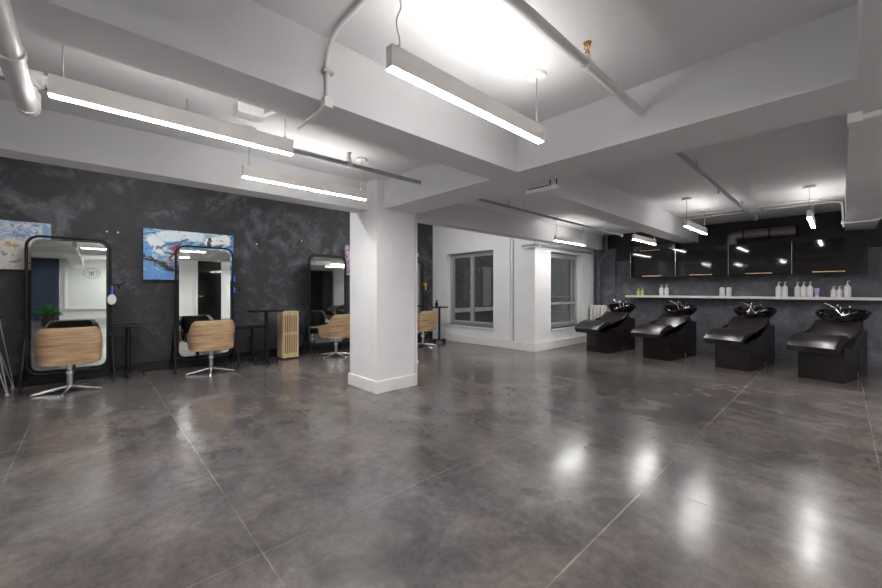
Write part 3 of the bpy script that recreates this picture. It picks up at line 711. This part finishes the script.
# ------------------------------------------------------------------ salon chairs
def salon_chair(label):
    """faces +y, back towards -y"""
    t = empty('salon_chair', (0, 0, 0), label, 'chair', group='wooden shell salon chairs')
    def pt(a, r_off=0):
        # superellipse footprint, a=0 at the back centre, +/- to the sides
        ca, sa = math.cos(a), math.sin(a); e = 2/3.4
        x = (.30-r_off)*math.copysign(abs(sa)**e, sa); y = -(.29-r_off)*math.copysign(abs(ca)**e, ca)
        return x, y
    def ztop(a):
        d = abs(a)
        if d < .70: return .805
        if d < .86: return .805-.03*((d-.70)/.16)**2
        if d < 1.55:
            f = (d-.86)/.69; f = f*f*(3-2*f); return .775-.155*f
        return .62-.05*((d-1.55)/.45)
    def zbot(a):
        d = abs(a); return .365+.02*(d/2)**2+(.06*max(0, (d-1.5)/.5)**2)
    K = 64; AM = 1.98; th = .016
    def shell(r0, r1, zt, zb, a_max, rows=6):
        m = MB(); g0 = []; g1 = []
        for i in range(K+1):
            a = -a_max+2*a_max*i/K
            x0, y0 = pt(a, r0); x1, y1 = pt(a, r1); a_, b_ = zb(a), zt(a)
            # back leans out slightly towards the top
            g0.append([m.bm.verts.new((x0*(.955+.055*j/rows), y0*(.95+.06*j/rows), a_+(b_-a_)*j/rows)) for j in range(rows+1)])
            g1.append([m.bm.verts.new((x1*(.955+.055*j/rows), y1*(.95+.06*j/rows), a_+(b_-a_)*j/rows)) for j in range(rows+1)])
        for i in range(K):
            for j in range(rows):
                m.bm.faces.new((g0[i][j], g0[i+1][j], g0[i+1][j+1], g0[i][j+1])); m.bm.faces.new((g1[i][j+1], g1[i+1][j+1], g1[i+1][j], g1[i][j]))
            m.bm.faces.new((g0[i][rows], g0[i+1][rows], g1[i+1][rows], g1[i][rows])); m.bm.faces.new((g0[i+1][0], g0[i][0], g1[i][0], g1[i+1][0]))
        for i in (0, K):
            for j in range(rows): m.bm.faces.new((g0[i][j], g0[i][j+1], g1[i][j+1], g1[i][j]))
        return m
    shell(0, th, ztop, zbot, AM).build('shell', M['oak'], t, 45)
    shell(th+.001, th+.055, lambda a: ztop(a)-.004, lambda a: zbot(a)+.05, AM-.06).build('upholstery', M['leather'], t, 45)
    MB().box(-.225, .225, -.21, .27, .40, .50, .035, 3).build('seat_cushion', M['leather'], t, True)
    MB().box(-.18, .18, -.18, .2, .372, .40, .004).build('seat_plate', M['black'], t)
    MB().box(-.09, .09, -.06, .06, .345, .372, .006).build('mount', M['black'], t)
    MB().lathe([(.033, .05), (.033, .345)], 20).build('column', M['chrome'], t, True)
    MB().lathe([(.043, .22), (.041, .255), (.034, .26)], 20).build('sleeve', M['chrome'], t, True)
    MB().tube([(.03, 0, .27), (.12, .01, .265), (.15, .01, .25)], .007, 8).build('pump_lever', M['chrome'], t, True)
    for k in range(5):
        a = math.radians(-100+72*k); R = Matrix.Rotation(a, 4, 'Z')
        s = MB(); s.prism([(.0, .03), (.0, .075), (.06, .07), (.33, .028), (.34, .0), (.32, .0), (.06, .035)], -.017, .017, .003, 2)
        for v in s.bm.verts:
            if v.co.x > .2: v.co.y *= .75
        bmesh.ops.transform(s.bm, matrix=R, verts=s.bm.verts); s.build('spoke', M['chrome'], t, 40)
    return t
ch = salon_chair('oak shell salon chair facing the mirror over the pale painting'); ch.location = (-.18, 6.55, 0)
dup(ch, (1.35, 6.58, 0), math.radians(-3), 'oak shell salon chair facing the mirror over the blue painting')
dup(ch, (3.42, 6.58, 0), math.radians(14), 'oak shell salon chair partly behind the column, near the slatted box')
dup(ch, (5.42, 6.40, 0), math.radians(4), 'oak shell salon chair beyond the column, near the casement window')

# ------------------------------------------------------------------ side tables
def side_table(label, z, wx, wy, casters=True, group='black side tables'):
    t = empty('side_table', (0, 0, 0), label, 'table', group=group)
    MB().box(-wx/2, wx/2, -wy/2, wy/2, z-.03, z, .007).build('tabletop', M['black'], t)
    MB().tube([(0, 0, .05), (0, 0, z-.03)], .029, 14).build('post', M['black'], t, True)
    MB().box(-.20, .20, -.03, .03, .05, .08, .004).build('base_bar', M['black'], t); MB().box(-.03, .03, -.17, .17, .052, .078, .004).build('base_bar', M['black'], t)
    for x, y in ((-.18, 0), (.18, 0), (0, -.15), (0, .15)):
        MB().tube([(x-.012, y, .025), (x+.012, y, .025)], .025, 14).build('caster', M['wheel'], t, True)
    return t
s = side_table('low black side table between the first and second mirrors', .75, .35, .26); s.location = (.405, 7.08, 0)
s = side_table('taller black side table standing left of the slatted wooden box', .91, .50, .28); s.location = (2.20, 6.72, 0)
s = side_table('shorter black side table tucked behind the taller one', .62, .48, .26); s.location = (2.085, 7.08, 0)
s = side_table('black side table by the far chair and casement window wall', .86, .34, .26); s.location = (6.12, 6.60, 0)
t = empty('spray_bottle', (6.05, 6.62, .86), 'small dark bottle standing on the far side table', 'bottle')
MB().lathe([(.03, 0), (.032, .004), (.032, .09), (.012, .11), (.012, .14)], 16).build('body', M['panelblk'], t, True); MB().box(-.012, .012, -.035, .012, .14, .16, .003).build('nozzle', M['cap'], t)
t = empty('brush_tray', (.50, 7.08, .75), 'small dark tray lying on the low side table', 'tray')
MB().box(-.06, .05, -.06, .06, 0, .012, .003).build('tray', M['black'], t); MB().box(-.05, -.03, -.04, .04, .012, .022, .003).build('comb', M['cap'], t)
t = empty('hairpin_table', (-1.02, 6.98, 0), 'dark table with thin steel hairpin legs at the image edge', 'table')
MB().box(-.30, .22, -.25, .25, .895, .925, .006).build('tabletop', M['black'], t)
for sx, sy in ((1, -1), (1, 1), (-1, -1), (-1, 1)):
    MB().tube(bendpath([(sx*.10, sy*.18, .895), (sx*.30, sy*.235, .03), (sx*.305, sy*.235, .01), (sx*.31, sy*.235, .03), (sx*.19, sy*.22, .895)], .02), .0055, 8).build('leg', M['steel'], t, True)
    MB().lathe([(.02, 0), (.022, .01), (.014, .03)], 12, (sx*.305, sy*.235, 0)).build('foot', M['steel'], t, True)

# slatted wooden box
t = empty('slatted_box', (2.665, 6.98, 0), 'pale wooden box with vertical slats standing by the charcoal wall', 'box')
hw, hd, H_ = .145, .135, .865
for nm, a in (('side_panel', (-hw, -hw+.018, -hd, hd, .03, H_-.015)), ('side_panel', (hw-.018, hw, -hd, hd, .03, H_-.015)), ('back_panel', (-hw+.018, hw-.018, hd-.012, hd, .03, H_-.015)), ('top_panel', (-hw-.006, hw+.006, -hd-.006, hd+.004, H_-.015, H_)), ('bottom_panel', (-hw+.018, hw-.018, -hd, hd-.012, .03, .05))):
    MB().box(*a, .002).build(nm, M['pine'], t)
for z0, z1 in ((.05, .11), (.44, .49), (H_-.07, H_-.015)): MB().box(-hw+.018, hw-.018, -hd, -hd+.016, z0, z1, .001).build('front_rail', M['pine'], t)
sl = MB()
for k in range(7):
    x = -hw+.030+k*.0385; sl.box(x-.007, x+.011, -hd-.003, -hd+.008, .06, H_-.03, .001)
sl.build('slat_panel', M['pine'], t)
MB().box(-hw+.018, hw-.018, -hd+.030, -hd+.034, .05, H_-.015).build('gap_shade_sheet', plain('gap_shade_brown', (.20, .13, .07), .7), t)  # added sheet, its brown stands in for shade between the slats
for x in (-.12, .12):
    for y in (-.11, .11): MB().box(x-.015, x+.015, y-.015, y+.015, 0, .03).build('foot', M['wheel'], t)

# paintings
def painting(label, x0, x1, z0, z1, m, d=.045):
    t = empty('painting', ((x0+x1)/2, YN-.014-d/2, (z0+z1)/2), label, 'painting')
    w_, h_ = (x1-x0)/2, (z1-z0)/2
    MB().box(-w_, w_, -d/2, d/2-.012, -h_, h_, .003).build('canvas', m, t)
    MB().box(-w_+.02, w_-.02, d/2-.012, d/2, -h_+.02, h_-.02).build('stretcher', M['black'], t)
painting('pale abstract painting with blue blots at the image edge', -1.35, -.385, 1.52, 2.145, canvas_white())
painting('blue abstract painting with red and black strokes', .595, 1.84, 1.415, 2.205, canvas_blue())
painting('pink and violet abstract painting next to the column', 3.98, 4.85, 1.58, 2.22, canvas_pink(), .10)
for x, z, l in ((.18, 2.11, 'small white wall plug above the low side table'), (.304, 2.11, 'second small white wall plug above the low side table'), (2.24, 2.10, 'small white wall plug above the taller side table'), (3.08, 2.23, 'small white wall plug above the third mirror')):
    tag(MB().lathe([(.012, 0), (.010, .008), (.002, .01)], 12, M=Matrix.Rotation(PI/2, 4, 'X')).build('wall_plug', M['plastic'], None, True, loc=(x, YN, z)), l, 'wall plug', 'white wall plugs')

# ------------------------------------------------------------------ things the mirrors see behind the viewpoint
w3 = empty('window_3', (0, YS2, 0), 'frosted shop front panel seen in the first mirror', 'window'); w3['kind'] = 'structure'
fr = MB()
for a in ((-.80, -.70, .42, 2.42), (.80, .90, .42, 2.42)): fr.box(a[0], a[1], .0, .07, a[2], a[3], .004)
fr.box(-.80, .90, 0, .075, 2.30, 2.42, .004).box(-.80, .90, 0, .10, .42, .52, .004)
fr.build('window_frame', M['trimw'], w3)
pn = MB().box(-.70, .80, .005, .03, .52, 2.30).build('pane', M['frost'], w3)
ring = MB().tube([(.05+.27*math.cos(2*PI*k/40), .034, 2.0+.21*math.sin(2*PI*k/40)) for k in range(40)], .008, 6, closed=True)
for a, b in (((-.02, 1.90), (-.02, 2.10)), ((-.02, 2.10), (.05, 2.0)), ((.05, 2.0), (.12, 2.10)), ((.12, 2.10), (.12, 1.90)), ((-.02, 1.90), (.12, 2.06)), ((.12, 1.90), (-.02, 2.06)), ((-.12, 1.92), (-.12, 2.08)), ((.22, 1.92), (.22, 2.08)), ((.05, 2.0), (.05, 1.86))):
    ring.tube([(a[0], .034, a[1]), (b[0], .034, b[1])], .008, 6)
ring.build('emblem', M['ink'], pn)
tag(MB().box(-1.95, -.95, YS2, YS2+.05, 0, 2.58, .005).build('door_2', M['navy']), 'dark navy door panel seen in the first mirror', 'door', kind='structure')
d3 = empty('door_3', (3.765, YS1, 0), 'black glazed door seen in the second mirror', 'door'); d3['kind'] = 'structure'
MB().box(-.44, .44, 0, .04, 0, 2.50, .004).build('door_panel', M['gloss'], d3)
MB().box(-.52, -.44, 0, .06, 0, 2.57, .004).box(.44, .52, 0, .06, 0, 2.57, .004).box(-.52, .52, 0, .06, 2.50, 2.57, .004).build('door_frame', M['trimw'], d3)
MB().tube([(-.38, .04, 1.0), (-.38, .09, 1.0), (-.26, .09, 1.0)], .01, 8).build('door_handle', M['steel'], d3, True)
t = empty('switch_conduit', (2.82, YS1, 1.40), 'white conduit and switch box on the wall seen in the second mirror', 'switch')
MB().box(-.05, .05, 0, .04, 0, .1, .004).build('switch_box', M['trimw'], t); MB().tube([(0, .02, .1), (0, .02, 1.2)], .012, 8).build('tube', M['trimw'], t, True)
t = empty('tall_cabinet', (8.55, YS1, 0), 'tall black cabinet seen in the third mirror', 'cabinet')
MB().box(-.65, .65, .02, .5, 0, 2.25, .005).build('body', M['panelblk'], t); MB().box(-.64, -.005, .5, .52, .05, 2.23, .003).build('door', M['gloss'], t); MB().box(.005, .64, .5, .52, .05, 2.23, .003).build('door', M['gloss'], t)
t = empty('potted_plant', (-1.1, -5.2, 0), 'bushy green plant in a dark pot reflected in the first mirror', 'plant')
MB().lathe([(.15, 0), (.20, .38), (.18, .38), (.17, .34)], 20).build('pot', M['panelblk'], t, True)
fo = MB()
for k in range(150):
    a = random.uniform(0, 2*PI); el = random.uniform(.15, 1.4); L = random.uniform(.2, .48); wd = random.uniform(.02, .045)
    d_ = Vector((math.cos(a)*math.cos(el), math.sin(a)*math.cos(el), math.sin(el))); s_ = d_.cross(Vector((0, 0, 1))).normalized()*wd; b_ = Vector((0, 0, .34))+d_*.06; u_ = d_.cross(s_).normalized()*.02
    m_ = b_+d_*L*.55+u_; e_ = b_+d_*L-Vector((0, 0, .08)); vs = [fo.bm.verts.new(p) for p in (b_, m_+s_, e_, m_-s_)]; fo.bm.faces.new((vs[0], vs[1], vs[2])); fo.bm.faces.new((vs[0], vs[2], vs[3]))
fo.build('foliage', M['leaf'], t)

# ------------------------------------------------------------------ world, camera, view
W = bpy.data.worlds.new('night'); bpy.context.scene.world = W; W.use_nodes = True
bg = W.node_tree.nodes['Background']; bg.inputs[0].default_value = (.6, .62, .66, 1); bg.inputs[1].default_value = .34
cam = bpy.data.cameras.new('camera'); co = bpy.data.objects.new('camera', cam); C.objects.link(co)
cam.sensor_width = 36; cam.lens = 36*375.2/882; cam.clip_start = .02
co.location = (0, 0, 1.25)
yaw = math.atan2(401, 375.2)
co.rotation_euler = (PI/2, 0, yaw-PI/2)
cam.shift_y = -(290.3-294)/882*-1
bpy.context.scene.camera = co
v = bpy.context.scene.view_settings
bpy.context.scene.display_settings.display_device = 'sRGB'
v.view_transform = 'Standard'; v.look = 'None'; v.gamma = 1; v.use_curve_mapping = False
v.exposure = 1.68
